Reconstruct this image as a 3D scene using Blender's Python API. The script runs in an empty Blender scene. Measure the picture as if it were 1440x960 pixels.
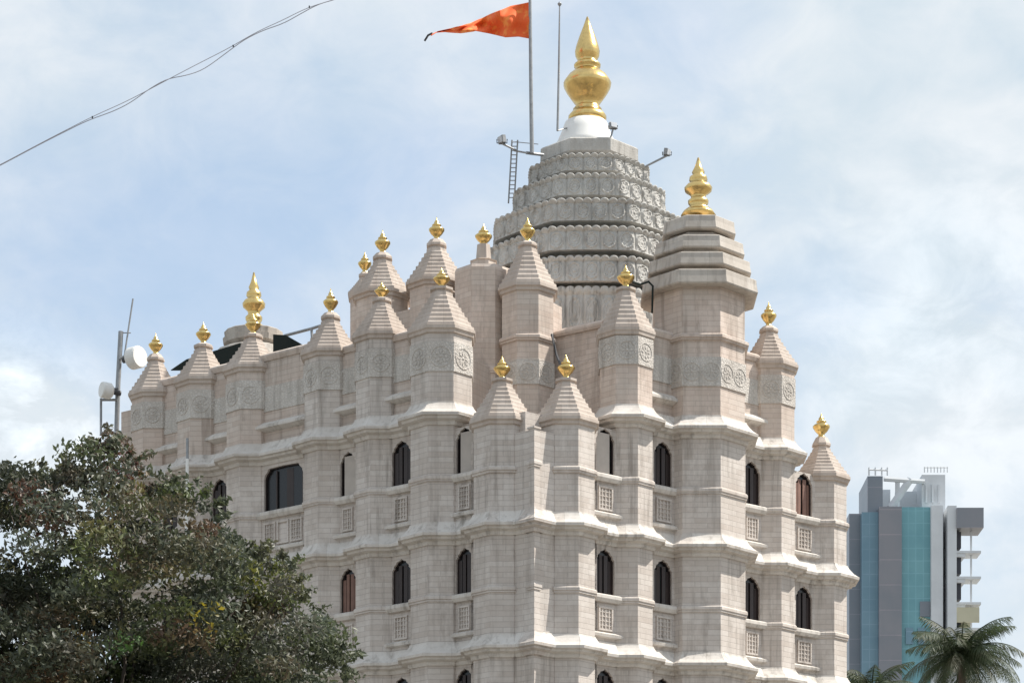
import bpy, bmesh, math, random
import numpy as np
from mathutils import Vector, Matrix
C = bpy.context.scene
random.seed(7); np.random.seed(7)
R = math.radians
# ------------------------------------------------------------------ camera
F = 3760.0; EYE = 1.6; HOR = 1650.0           # focal length and horizon of the 1440 px wide photograph
cam = bpy.data.cameras.new('camera'); co = bpy.data.objects.new('camera', cam)
C.collection.objects.link(co); C.camera = co
co.location = (0, 0, EYE); co.rotation_euler = (R(90), 0, 0)
cam.sensor_width = 36; cam.lens = F/1440*36
cam.shift_y = (HOR-480)/1440
cam.clip_start = 0.5; cam.clip_end = 20000
def P(px, py, Z): return Vector(((px-720)/F*Z, Z, EYE+(HOR-py)/F*Z))
def H(py, Z): return EYE+(HOR-py)/F*Z
# ------------------------------------------------------------------ light
SUN_EL, SUN_AZ = 51, 6      # elevation; azimuth measured from +X (right of the picture) towards +Y (away)
sd = Vector((math.cos(R(SUN_AZ))*math.cos(R(SUN_EL)), math.sin(R(SUN_AZ))*math.cos(R(SUN_EL)), math.sin(R(SUN_EL))))
sun = bpy.data.lights.new('sun', 'SUN'); so = bpy.data.objects.new('sun', sun); C.collection.objects.link(so)
sun.energy = 5.0; sun.angle = R(0.6); sun.color = (1.0, 0.95, 0.87)
so.rotation_euler = sd.to_track_quat('Z', 'Y').to_euler()
w = bpy.data.worlds.new('World'); C.world = w; w.use_nodes = True
nt = w.node_tree; N = nt.nodes; L = nt.links; N.clear()
out = N.new('ShaderNodeOutputWorld'); bg = N.new('ShaderNodeBackground'); bg.inputs[1].default_value = 0.112
sky = N.new('ShaderNodeTexSky'); sky.sky_type = 'NISHITA'; sky.sun_disc = False
sky.sun_elevation = R(SUN_EL); sky.sun_rotation = R(90-SUN_AZ); sky.air_density = 1.1; sky.dust_density = 1.6; sky.ozone_density = 1.0
tc = N.new('ShaderNodeTexCoord')
def wmath(op, a, b=None, clamp=False):
    n = N.new('ShaderNodeMath'); n.operation = op; n.use_clamp = clamp
    for i, v in enumerate((a, b)):
        if v is None: continue
        if isinstance(v, (int, float)): n.inputs[i].default_value = v
        else: L.new(v, n.inputs[i])
    return n.outputs[0]
def wnoise(scale, detail, rough, dist=0.0, off=(0,0,0)):
    mp = N.new('ShaderNodeMapping'); L.new(tc.outputs['Generated'], mp.inputs[0]); mp.inputs['Location'].default_value = off
    mp.inputs['Scale'].default_value = (1, 1, 1.5)
    n = N.new('ShaderNodeTexNoise'); n.inputs['Scale'].default_value = scale; n.inputs['Detail'].default_value = detail
    n.inputs['Roughness'].default_value = rough; n.inputs['Distortion'].default_value = dist
    L.new(mp.outputs[0], n.inputs['Vector']); return n.outputs[0]
def blob(px, py, rad, inner=0.0):
    """1 near a fixed direction of the sky, falling to 0 at rad (all in photograph pixels turned into angle)"""
    d = (P(px, py, 1)-Vector((0, 0, EYE))).normalized()
    v = N.new('ShaderNodeVectorMath'); v.operation = 'DISTANCE'; L.new(tc.outputs['Generated'], v.inputs[0]); v.inputs[1].default_value = d
    m = N.new('ShaderNodeMapRange'); m.interpolation_type = 'SMOOTHSTEP'
    m.inputs['From Min'].default_value = rad/F; m.inputs['From Max'].default_value = inner/F
    L.new(v.outputs['Value'], m.inputs['Value']); return m.outputs[0]
n1 = wnoise(7.0, 7, 0.55, 0.3, (3.1, 0.4, 1.9)); n2 = wnoise(26.0, 8, 0.6, 0.4)
mask = wmath('ADD', wmath('MULTIPLY', n1, 1.5), wmath('MULTIPLY', n2, 0.45))       # ~0.97 mean
mask = wmath('SUBTRACT', mask, 0.33)
for (bx, by, br, k) in [(480, 250, 330, -0.45), (640, 200, 150, -0.12), (230, 260, 260, -0.22), (300, 420, 200, -0.3), (130, 300, 240, -0.1), (20, 470, 150, -0.25), (1160, 420, 190, -0.2),
                        (10, 620, 170, 1.1), (60, 60, 260, 0.25), (1280, 160, 480, 0.5), (560, 40, 260, 0.3), (1330, 560, 260, 0.4)]:
    mask = wmath('ADD', mask, wmath('MULTIPLY', blob(bx, by, br), k))
mr = N.new('ShaderNodeMapRange'); mr.inputs['From Min'].default_value = 0.15; mr.inputs['From Max'].default_value = 0.95
mr.inputs['To Min'].default_value = 0.42; mr.inputs['To Max'].default_value = 1.0
L.new(mask, mr.inputs['Value'])
# cloud brightness: denser = whiter, unseen sky above the frame brightened as added fill light
cr = N.new('ShaderNodeValToRGB'); L.new(wmath('ADD', wmath('MULTIPLY', n2, 0.5), wmath('MULTIPLY', wnoise(11, 5, 0.5, 0, (9, 2, 5)), 0.5)), cr.inputs[0])
e = cr.color_ramp.elements; e[0].position = 0.40; e[0].color = (4.45, 5.15, 5.70, 1); e[1].position = 0.62; e[1].color = (5.6, 5.95, 6.25, 1)
wb = N.new('ShaderNodeVectorMath'); wb.operation = 'SCALE'
sep = N.new('ShaderNodeSeparateXYZ'); L.new(tc.outputs['Generated'], sep.inputs[0])
zen = N.new('ShaderNodeMapRange'); zen.inputs['From Min'].default_value = 0.42; zen.inputs['From Max'].default_value = 0.9; zen.inputs['To Min'].default_value = 1.0; zen.inputs['To Max'].default_value = 1.15
L.new(sep.outputs[2], zen.inputs['Value'])
back = N.new('ShaderNodeMapRange'); back.inputs['From Min'].default_value = 0.3; back.inputs['From Max'].default_value = -0.8; back.inputs['To Min'].default_value = 1.0; back.inputs['To Max'].default_value = 1.0
L.new(sep.outputs[1], back.inputs['Value'])                  # fill factor for the unseen sky behind the camera, left without effect
bright = wmath('ADD', wmath('MULTIPLY', zen.outputs[0], back.outputs[0]), wmath('MULTIPLY', wmath('MULTIPLY', blob(0, 610, 190, 60), wmath('SUBTRACT', wmath('MULTIPLY', n2, 6.0), 2.6, True)), 0.34))
bright = wmath('ADD', bright, wmath('MULTIPLY', wmath('MULTIPLY', blob(1340, 500, 330, 60), wmath('SUBTRACT', wmath('MULTIPLY', n2, 5.0), 2.1, True)), 0.13))
L.new(cr.outputs[0], wb.inputs[0]); L.new(bright, wb.inputs['Scale'])
mx = N.new('ShaderNodeMix'); mx.data_type = 'RGBA'
sk2 = N.new('ShaderNodeVectorMath'); sk2.operation = 'SCALE'; L.new(sky.outputs[0], sk2.inputs[0]); sk2.inputs['Scale'].default_value = 1.3
L.new(mr.outputs[0], mx.inputs[0]); L.new(sk2.outputs[0], mx.inputs[6]); L.new(wb.outputs[0], mx.inputs[7])
L.new(mx.outputs[2], bg.inputs[0]); L.new(bg.outputs[0], out.inputs[0])
C.view_settings.view_transform = 'Standard'; C.view_settings.look = 'None'; C.view_settings.gamma = 1; C.view_settings.exposure = 0.42
C.render.engine = 'CYCLES'
C.render.resolution_x = 1024; C.render.resolution_y = 682
C.cycles.max_bounces = 5; C.cycles.diffuse_bounces = 4
# ------------------------------------------------------------------ materials
def mat(name, col, rough=0.8, metal=0.0):
    m = bpy.data.materials.new(name); m.use_nodes = True
    b = m.node_tree.nodes['Principled BSDF']
    b.inputs['Base Color'].default_value = (*col, 1); b.inputs['Roughness'].default_value = rough; b.inputs['Metallic'].default_value = metal
    return m
class G:
    """small node helper"""
    def __init__(s, m): s.m = m; s.t = m.node_tree; s.b = s.t.nodes['Principled BSDF']
    def n(s, ty, **k):
        x = s.t.nodes.new(ty)
        for a, v in k.items(): setattr(x, a, v)
        return x
    def l(s, a, b): s.t.links.new(a, b)
    def math(s, op, a, b=None, c=None, clamp=False):
        x = s.n('ShaderNodeMath', operation=op, use_clamp=clamp)
        for i, v in enumerate((a, b, c)):
            if v is None: continue
            if isinstance(v, (int, float)): x.inputs[i].default_value = v
            else: s.l(v, x.inputs[i])
        return x.outputs[0]
    def pos(s): return s.n('ShaderNodeNewGeometry').outputs['Position']
    def noise(s, vec, scale, detail=4, rough=0.55, sc=(1, 1, 1), dist=0.0):
        mp = s.n('ShaderNodeMapping'); mp.inputs['Scale'].default_value = sc; s.l(vec, mp.inputs[0])
        x = s.n('ShaderNodeTexNoise'); x.inputs['Scale'].default_value = scale; x.inputs['Detail'].default_value = detail
        x.inputs['Roughness'].default_value = rough; x.inputs['Distortion'].default_value = dist; s.l(mp.outputs[0], x.inputs['Vector'])
        return x.outputs[0]
    def rng(s, v, a, b, c=0.0, d=1.0):
        x = s.n('ShaderNodeMapRange'); x.inputs['From Min'].default_value = a; x.inputs['From Max'].default_value = b
        x.inputs['To Min'].default_value = c; x.inputs['To Max'].default_value = d; s.l(v, x.inputs['Value']); return x.outputs[0]
    def mix(s, f, a, b, mode='MIX'):
        x = s.n('ShaderNodeMix', data_type='RGBA', blend_type=mode)
        for i, v in ((0, f), (6, a), (7, b)):
            if isinstance(v, (int, float)): x.inputs[i].default_value = v
            elif isinstance(v, tuple): x.inputs[i].default_value = (*v, 1)
            else: s.l(v, x.inputs[i])
        return x.outputs[2]
    def bump(s, h, strength, dist):
        x = s.n('ShaderNodeBump'); x.inputs['Strength'].default_value = strength; x.inputs['Distance'].default_value = dist
        s.l(h, x.inputs['Height']); s.l(x.outputs[0], s.b.inputs['Normal'])
def stone(name, c1, c2, joint, bw=0.78, rh=0.165, jamt=0.42, carve=0.0, stain=0.55):
    m = mat(name, c1, 0.85); g = G(m); p = g.pos()
    uv = g.n('ShaderNodeUVMap').outputs[0]
    br = g.n('ShaderNodeTexBrick'); g.l(uv, br.inputs['Vector'])
    br.inputs['Scale'].default_value = 1; br.inputs['Brick Width'].default_value = bw; br.inputs['Row Height'].default_value = rh
    br.inputs['Mortar Size'].default_value = 0.009; br.inputs['Mortar Smooth'].default_value = 0.3; br.inputs['Bias'].default_value = 0
    br.inputs['Color1'].default_value = (0.0, 0.0, 0.0, 1); br.inputs['Color2'].default_value = (1, 1, 1, 1); br.inputs['Mortar'].default_value = (.5, .5, .5, 1)
    tone = g.mix(g.rng(g.noise(p, 0.55, 3), 0.35, 0.65), c1, c2)
    tone = g.mix(g.math('MULTIPLY', g.math('SUBTRACT', br.outputs['Color'], 0.0), 0.5), tone, (c1[0]*0.78, c1[1]*0.73, c1[2]*0.70))
    tone = g.mix(g.rng(g.noise(p, 5, 6, 0.65), 0.45, 0.75, 0, 0.28), tone, (c1[0]*0.65, c1[1]*0.62, c1[2]*0.58))
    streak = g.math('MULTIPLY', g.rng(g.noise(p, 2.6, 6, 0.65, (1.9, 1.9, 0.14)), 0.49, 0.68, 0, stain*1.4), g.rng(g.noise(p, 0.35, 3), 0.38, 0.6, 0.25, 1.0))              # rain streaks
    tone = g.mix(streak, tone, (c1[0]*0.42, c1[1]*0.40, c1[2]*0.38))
    pale = g.rng(g.noise(p, 1.4, 5, 0.7, (1, 1, 0.5)), 0.52, 0.64, 0, 0.6)
    tone = g.mix(pale, tone, (min(1, c1[0]*1.18), min(1, c1[1]*1.2), min(1, c1[2]*1.22)))
    fac = g.math('MULTIPLY', br.outputs['Fac'], jamt)
    tone = g.mix(fac, tone, joint)
    g.l(tone, g.b.inputs['Base Color'])
    h = g.math('SUBTRACT', g.math('MULTIPLY', g.noise(p, 18, 5, 0.6), 0.25), br.outputs['Fac'])
    if carve:
        v = g.n('ShaderNodeTexVoronoi', feature='DISTANCE_TO_EDGE'); v.inputs['Scale'].default_value = 11; g.l(p, v.inputs['Vector'])
        h = g.math('ADD', h, g.rng(v.outputs['Distance'], 0.0, 0.16, 0, carve)); tone = g.mix(g.rng(v.outputs['Distance'], 0.0, 0.13, 0.30 if carve > 1 else 0.0, 0.0), tone, (c1[0]*0.5, c1[1]*0.49, c1[2]*0.47)); g.l(tone, g.b.inputs['Base Color'])
    g.bump(h, 0.45, 0.02)
    return m
M = {}
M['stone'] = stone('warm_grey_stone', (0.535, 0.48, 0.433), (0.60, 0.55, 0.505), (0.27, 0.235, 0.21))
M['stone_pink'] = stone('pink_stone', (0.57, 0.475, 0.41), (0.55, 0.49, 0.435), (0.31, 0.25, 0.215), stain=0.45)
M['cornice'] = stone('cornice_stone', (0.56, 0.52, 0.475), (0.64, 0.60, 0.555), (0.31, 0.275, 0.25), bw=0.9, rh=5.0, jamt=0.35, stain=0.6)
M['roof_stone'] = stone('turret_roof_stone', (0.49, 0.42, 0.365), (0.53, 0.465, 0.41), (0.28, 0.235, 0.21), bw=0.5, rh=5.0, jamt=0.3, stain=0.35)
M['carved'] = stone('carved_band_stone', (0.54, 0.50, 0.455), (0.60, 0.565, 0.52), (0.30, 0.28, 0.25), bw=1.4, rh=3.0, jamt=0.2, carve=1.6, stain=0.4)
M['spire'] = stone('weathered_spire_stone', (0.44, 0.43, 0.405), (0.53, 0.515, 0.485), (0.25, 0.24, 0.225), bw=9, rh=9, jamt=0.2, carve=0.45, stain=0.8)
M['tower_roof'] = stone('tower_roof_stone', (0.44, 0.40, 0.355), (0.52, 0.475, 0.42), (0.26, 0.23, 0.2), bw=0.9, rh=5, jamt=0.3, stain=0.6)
M['white'] = mat('whitewash', (0.78, 0.77, 0.74), 0.7)
def simple(name, col, rough, amt=0.3, scale=8, metal=0.0, bump=0.0):
    m = mat(name, col, rough, metal); g = G(m); p = g.pos()
    g.l(g.mix(g.rng(g.noise(p, scale, 5, 0.6), 0.35, 0.7, 0, amt), tuple(col), tuple(c*0.5 for c in col)), g.b.inputs['Base Color'])
    if bump: g.bump(g.noise(p, scale*2, 4), bump, 0.02)
    return m
M['gold'] = simple('gilded_metal', (0.80, 0.56, 0.22), 0.27, 0.45, 5, 1.0, 0.3)
M['gold_small'] = simple('gilded_metal_worn', (0.80, 0.57, 0.22), 0.22, 0.6, 9, 1.0, 0.25)
M['window'] = simple('dark_brown_timber', (0.038, 0.026, 0.024), 0.5, 0.5, 3)
M['glass'] = mat('dark_window_glass', (0.012, 0.012, 0.013), 0.25)
M['blind'] = simple('beige_blind', (0.47, 0.42, 0.375), 0.8, 0.3, 3)
M['redbrown'] = simple('red_brown_shutter', (0.22, 0.12, 0.09), 0.6, 0.4, 4)
M['steel'] = simple('painted_steel', (0.30, 0.31, 0.32), 0.5, 0.5, 6, 0.3)
M['dark'] = simple('dark_cable_rubber', (0.05, 0.05, 0.055), 0.6, 0.3, 6)
M['cable'] = mat('weathered_cable', (0.34, 0.34, 0.38), 0.7)
M['dish'] = simple('white_radome', (0.74, 0.73, 0.70), 0.5, 0.15, 3)
M['tarp'] = simple('dark_green_tarpaulin', (0.010, 0.017, 0.015), 0.95, 0.4, 2)
M['lamp'] = simple('floodlight_glass', (0.5, 0.52, 0.55), 0.2, 0.2, 4)
m = mat('orange_flag_cloth', (0.75, 0.13, 0.03), 0.8); g = G(m)
g.l(g.mix(g.rng(g.noise(g.pos(), 2.2, 2), 0.52, 0.6, 0, 0.8), (0.80, 0.13, 0.025), (0.88, 0.30, 0.06)), g.b.inputs['Base Color'])
g.b.inputs['Transmission Weight'].default_value = 0.0
M['flag'] = m
M['bark'] = simple('bark', (0.10, 0.08, 0.065), 0.9, 0.6, 7, 0, 0.5)
# ------------------------------------------------------------------ mesh helpers
class MB:
    def __init__(s): s.v = []; s.f = []; s.uv = []
    def face(s, pts, uvs=None):
        b = len(s.v); s.v += [tuple(p) for p in pts]; s.f.append(list(range(b, b+len(pts))))
        s.uv.append(uvs if uvs else [(p[0]+p[1], p[2]) for p in pts])
    def poly(s, cx, cy, prof, n=8, rot=0.0, cap=True, arc=None):
        """ring of n flat facets; prof = [(apothem, z)...]; facet 0 faces -Y when rot = 0"""
        k = 1/math.cos(math.pi/n); rref = max(p[0] for p in prof); side = 2*rref*math.tan(math.pi/n)
        ring = lambda r, z: [(cx+r*k*math.cos(-math.pi/2+rot+(i-0.5)*2*math.pi/n), cy+r*k*math.sin(-math.pi/2+rot+(i-0.5)*2*math.pi/n), z) for i in range(n)]
        rs = [ring(*p) for p in prof]; vv = [prof[0][1]]
        for a, b in zip(prof[:-1], prof[1:]): vv.append(vv[-1]+math.hypot(a[0]-b[0], a[1]-b[1])*(1 if b[1] >= a[1] else -1))
        if len(set(round(p[0], 3) for p in prof)) == 1: vv = [p[1] for p in prof]
        for j in range(len(prof)-1):
            for i in range(n):
                a, b = rs[j], rs[j+1]; i2 = (i+1) % n; w = prof[j][0]/rref*side; w2 = prof[j+1][0]/rref*side; c = (i+0.5)*side
                s.face([a[i], a[i2], b[i2], b[i]], [(c-w/2, vv[j]), (c+w/2, vv[j]), (c+w2/2, vv[j+1]), (c-w2/2, vv[j+1])])
        if cap:
            s.face(rs[-1]); s.face(rs[0][::-1])
    def strip(s, p0, p1, nrm, prof, ends=True):
        """straight run from p0 to p1 (2-D), prof = [(offset along nrm, z)...] closed by joining its ends"""
        p0 = Vector(p0); p1 = Vector(p1); nrm = Vector(nrm); Lg = (p1-p0).length; v = 0
        q = lambda p, o, z: ((p+nrm*o).x, (p+nrm*o).y, z)
        m_ = len(prof)
        for j in range(m_):
            (o, z), (o2, z2) = prof[j], prof[(j+1) % m_]; dv = math.hypot(o-o2, z-z2)
            s.face([q(p0, o, z), q(p1, o, z), q(p1, o2, z2), q(p0, o2, z2)], [(0, v), (Lg, v), (Lg, v+dv), (0, v+dv)]); v += dv
        if ends:
            s.face([q(p0, *p) for p in prof]); s.face([q(p1, *p) for p in prof][::-1])
    def box(s, c, size, rz=0.0, rx=0.0, ry=0.0):
        Mx = Matrix.Translation(c) @ Matrix.Rotation(rz, 4, 'Z') @ Matrix.Rotation(ry, 4, 'Y') @ Matrix.Rotation(rx, 4, 'X')
        hx, hy, hz = [a/2 for a in size]
        c8 = [Mx @ Vector((x*hx, y*hy, z*hz)) for x in (-1, 1) for y in (-1, 1) for z in (-1, 1)]
        for f in ((0, 1, 3, 2), (4, 6, 7, 5), (0, 4, 5, 1), (2, 3, 7, 6), (0, 2, 6, 4), (1, 5, 7, 3)):
            p = [c8[i] for i in f]; w = (p[1]-p[0]).length; h = (p[2]-p[1]).length
            s.face(p, [(0, 0), (0, w), (h, w), (h, 0)] if abs((p[1]-p[0]).z) > 1e-4 else [(0, 0), (w, 0), (w, h), (0, h)])
    def tube(s, pts, rad, n=8):
        pts = [Vector(p) for p in pts]; rad = rad if isinstance(rad, (list, tuple)) else [rad]*len(pts); rings = []
        for i, p in enumerate(pts):
            d = (pts[min(i+1, len(pts)-1)]-pts[max(i-1, 0)]).normalized()
            up = Vector((0, 0, 1)) if abs(d.z) < 0.9 else Vector((1, 0, 0)); a = d.cross(up).normalized(); b = d.cross(a)
            rings.append([p+(a*math.cos(t)+b*math.sin(t))*rad[i] for t in [2*math.pi*k/n for k in range(n)]])
        for r0, r1 in zip(rings[:-1], rings[1:]):
            for k in range(n): k2 = (k+1) % n; s.face([r0[k], r0[k2], r1[k2], r1[k]])
        s.face(rings[0][::-1]); s.face(rings[-1])
    def build(s, name, material, parent=None, smooth=False, merge=True):
        V = np.array(s.v, dtype=float); c = (V.min(0)+V.max(0))/2 if parent is not None or not hasattr(s, 'origin') else np.array(s.origin)
        me = bpy.data.meshes.new(name); me.from_pydata((V-c).tolist(), [], s.f)
        uvl = me.uv_layers.new(name='UVMap'); flat = [x for f in s.uv for p in f for x in p[:2]]
        uvl.data.foreach_set('uv', flat); me.materials.append(material)
        if merge:
            bm = bmesh.new(); bm.from_mesh(me); bmesh.ops.remove_doubles(bm, verts=bm.verts, dist=1e-4)
            bmesh.ops.recalc_face_normals(bm, faces=bm.faces); bm.to_mesh(me); bm.free()
        if smooth:
            for p in me.polygons: p.use_smooth = True
        o = bpy.data.objects.new(name, me); C.collection.objects.link(o); o.location = c
        if parent is not None: attach(o, parent)
        return o
def wloc(o):
    v = Vector(o.location)
    return v
def attach(o, parent):
    o.parent = parent; o.matrix_parent_inverse = Matrix.Translation(-wloc(parent))
def empty(name, loc, label, cat, group=None):
    o = bpy.data.objects.new(name, None); C.collection.objects.link(o); o.location = loc; o.empty_display_size = 0.3
    return tag(o, label, cat, group)
def tag(o, label=None, cat=None, group=None, kind=None):
    if label: o['label'] = label
    if cat: o['category'] = cat
    if group: o['group'] = group
    if kind: o['kind'] = kind
    return o
# ------------------------------------------------------------------ ground
gm = mat('ground_dust', (0.3, 0.27, 0.23), 0.95); g = G(gm)
g.l(g.mix(g.rng(g.noise(g.pos(), 0.05, 8, 0.6), 0.4, 0.6), (0.25, 0.23, 0.20), (0.17, 0.16, 0.14)), g.b.inputs['Base Color'])
b = MB(); b.face([(-3000, -3000, 0), (3000, -3000, 0), (3000, 6000, 0), (-3000, 6000, 0)]); tag(b.build('ground', gm), kind='structure')
am = simple('asphalt', (0.06, 0.06, 0.06), 0.9, 0.3, 2)
b = MB(); b.face([(-150, 42, 0.004), (150, 42, 0.004), (150, 60, 0.004), (-150, 60, 0.004)]); tag(b.build('road', am), kind='structure')
# ------------------------------------------------------------------ temple plan
TEMPLE = empty('temple', (1, 92, 0), 'pale stone temple with stepped polygonal piers, gold finials and a grey lotus-tiered spire', 'temple')
C3 = EYE+23.06; C2 = EYE+19.40; C1 = EYE+15.74; C0 = EYE+12.08; CB = EYE+8.4; CA = EYE+4.7
Z0 = 80.3
K = Vector(((751-720)/F*Z0, Z0))                       # the near corner of the plan
aR, aL = R(38), R(36.5)
dR = Vector((math.cos(aR), math.sin(aR))); nR = Vector((math.sin(aR), -math.cos(aR)))
dL = Vector((-math.cos(aL), math.sin(aL))); nL = Vector((-math.sin(aL), -math.cos(aL)))
SH = 0.55                                               # wall face stands this much nearer than the pier centres
def on_line(px, d):
    q = (px-720)/F
    t = (q*K.y-K.x)/(d.x-q*d.y)
    return t, K+d*t
# name: px centre, half width px, turret data
def pier(px, rpx, d):
    t, p = on_line(px, d); return dict(px=px, t=t, x=p.x, y=p.y, r=rpx/F*p.y)
RW = [pier(796, 40, dR), pier(880, 37, dR), pier(982, 64, dR), pier(1081, 35, dR), pier(1155, 34, dR)]
LW = [pier(706, 40, dL), pier(621, 43, dL), pier(537, 36, dL), pier(465, 36, dL), pier(356, 36, dL), pier(286, 35, dL), pier(219, 32, dL)]
F2, T9, T10, T11, T12 = RW
F1, T6, T5, T4, T3, T2, T1 = LW
def octo_hit(pr, o, d, R_):
    """interval of t where the line o+t*d lies inside the pier's octagon"""
    lo, hi = -1e9, 1e9
    for k in range(8):
        a = -math.pi/2+k*math.pi/4; n = Vector((math.cos(a), math.sin(a))); c = Vector((pr['x'], pr['y']))
        den = n.dot(d); num = R_-n.dot(o-c)
        if abs(den) < 1e-9: continue
        if den > 0: hi = min(hi, num/den)
        else: lo = max(lo, num/den)
    return lo, hi
# cornice profile, offsets from the wall face
def corn(z, s=1.0, r=0.0):
    return [(r-0.05, z-0.26), (r+0.05*s, z-0.26), (r+0.09*s, z-0.20), (r+0.09*s, z-0.15), (r+0.26*s, z-0.11), (r+0.28*s, z-0.045), (r+0.385*s, z-0.03), (r+0.40*s, z+0.05),
            (r+0.34*s, z+0.085), (r+0.22*s, z+0.18), (r+0.11*s, z+0.31), (r+0.045*s, z+0.41), (r+0.035*s, z+0.46), (r-0.05, z+0.46)]
def band(z, r, o=0.07):
    return [(r-0.03, z-0.11), (r+o*0.6, z-0.09), (r+o*0.6, z-0.04), (r+o, z-0.02), (r+o, z+0.06), (r+o*0.4, z+0.11), (r-0.03, z+0.11)]
def walls(wing, d, n, side):
    o = K+Vector((0, -SH))                               # wall face line
    if side > 0: lo_ = 0.0
    res = []
    for a, b_ in zip(wing[:-1], wing[1:]):
        ta = octo_hit(a, o, d, a['r'])[1]; tb = octo_hit(b_, o, d, b_['r'])[0]
        res.append((ta, tb, a, b_))
    return o, res
oR, baysR = walls(RW, dR, nR, 1); oL, baysL = walls(LW, dL, nL, -1)
# --- lower piers (up to the c3 cornice; the front pair and the far right one end above c2)
def pier_mesh(pr, ztop, levels):
    b = MB(); r = pr['r']
    b.poly(pr['x'], pr['y'], [(r, 0), (r, ztop)])
    for z in levels: b.poly(pr['x'], pr['y'], band(z+1.78, r), cap=False)
    return b.build('pier', M['stone'], TEMPLE)
for pr in RW+LW:
    low = pr in (F1, F2, T12)
    pier_mesh(pr, C2+0.3 if low else C3+0.3, [CB, C0, C1]+([] if low else [C2]))
# --- cornices: one part for each level, running round piers and walls
def cornice(z, piers, bays):
    b = MB()
    for pr in piers: b.poly(pr['x'], pr['y'], corn(z, 1, pr['r']), cap=False)
    for (o, d, n, t0, t1) in bays: b.strip(o+d*t0, o+d*t1, n, corn(z, 0.92, 0.0))
    b.build('cornice', M['cornice'], TEMPLE)
def runs(o, d, n, bays, ext=0.3): return [(o, d, n, ta-ext, tb+ext) for ta, tb, *_ in bays]
corner_run = [(oR, dR, nR, -0.02, baysR[0][0]), (oL, dL, nL, -0.02, baysL[0][0])]
for z in (CA, CB, C0, C1, C2): cornice(z, RW+LW, runs(oR, dR, nR, baysR)+runs(oL, dL, nL, baysL)+corner_run)
cornice(C3, [T9, T10, T11], runs(oR, dR, nR, baysR[1:3])); cornice(C3, [T6, T5, T4, T3, T2, T1], runs(oL, dL, nL, baysL[1:]))
# little ressaut at the very corner
cb = MB(); kc = oR+Vector((0.0, 0.10))
cb.poly(kc.x, kc.y, [(0.12, 0), (0.12, C2+2.8)], n=4, rot=R(45)); cb.poly(kc.x, kc.y, [(0.12, C2+2.8), (0.15, C2+2.83), (0.15, C2+2.88), (0.05, C2+2.92)], n=4, rot=R(45))
for z in (C0, C1, C2): cb.poly(kc.x, kc.y, corn(z, 0.8, 0.16), n=4, rot=R(45), cap=False); cb.poly(kc.x, kc.y, band(z+1.78, 0.12, 0.05), n=4, rot=R(45), cap=False)
cb.build('corner_pilaster', M['stone'], TEMPLE)
# --- bay walls with openings
def arch(w_, zs, zt):
    """outline of half an opening from the sill corner up to the crown: scalloped pointed arch"""
    h = w_/2; k = min(0.42, h*1.25)
    return [(h, zs), (h, zt-k), (h*0.97, zt-k*0.80), (h*0.80, zt-k*0.66), (h*0.80, zt-k*0.52), (h*0.56, zt-k*0.36), (h*0.50, zt-k*0.22), (h*0.20, zt-k*0.14), (0, zt)]
def big(w_, zs, zt):
    h = w_/2
    return [(h, zs), (h, zt-0.34), (h-0.05, zt-0.2), (h-0.14, zt-0.12), (h-0.2, zt-0.02), (0, zt)]
def wall_panel(b, o, d, n, t0, t1, z0, z1, op=None, depth=0.34):
    q = lambda t, z, k=0.0: ((o+d*t+n*k).x, (o+d*t+n*k).y, z)
    fc = lambda pts: b.face([q(t, z) for t, z in pts], [(t, z) for t, z in pts])
    if op is None: fc([(t0, z0), (t1, z0), (t1, z1), (t0, z1)]); return
    tc_, half = op; zt = half[-1][1]; zs = half[0][1]
    Lh = [(tc_-h, z) for h, z in half]; Rh = [(tc_+h, z) for h, z in half]
    fc([(t0, z0), (tc_, z0), (tc_, zs)]+Lh+[(tc_, z1), (t0, z1)])
    fc([(t1, z0), (tc_, z0), (tc_, zs)]+Rh+[(tc_, z1), (t1, z1)])
    out_ = Lh+Rh[::-1][1:]
    for (a, c), (a2, c2) in zip(out_, out_[1:]+out_[:1]):
        b.face([q(a, c), q(a2, c2), q(a2, c2, -depth), q(a, c, -depth)], [(a, c), (a2, c2), (a2, c2+depth), (a, c+depth)])
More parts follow.
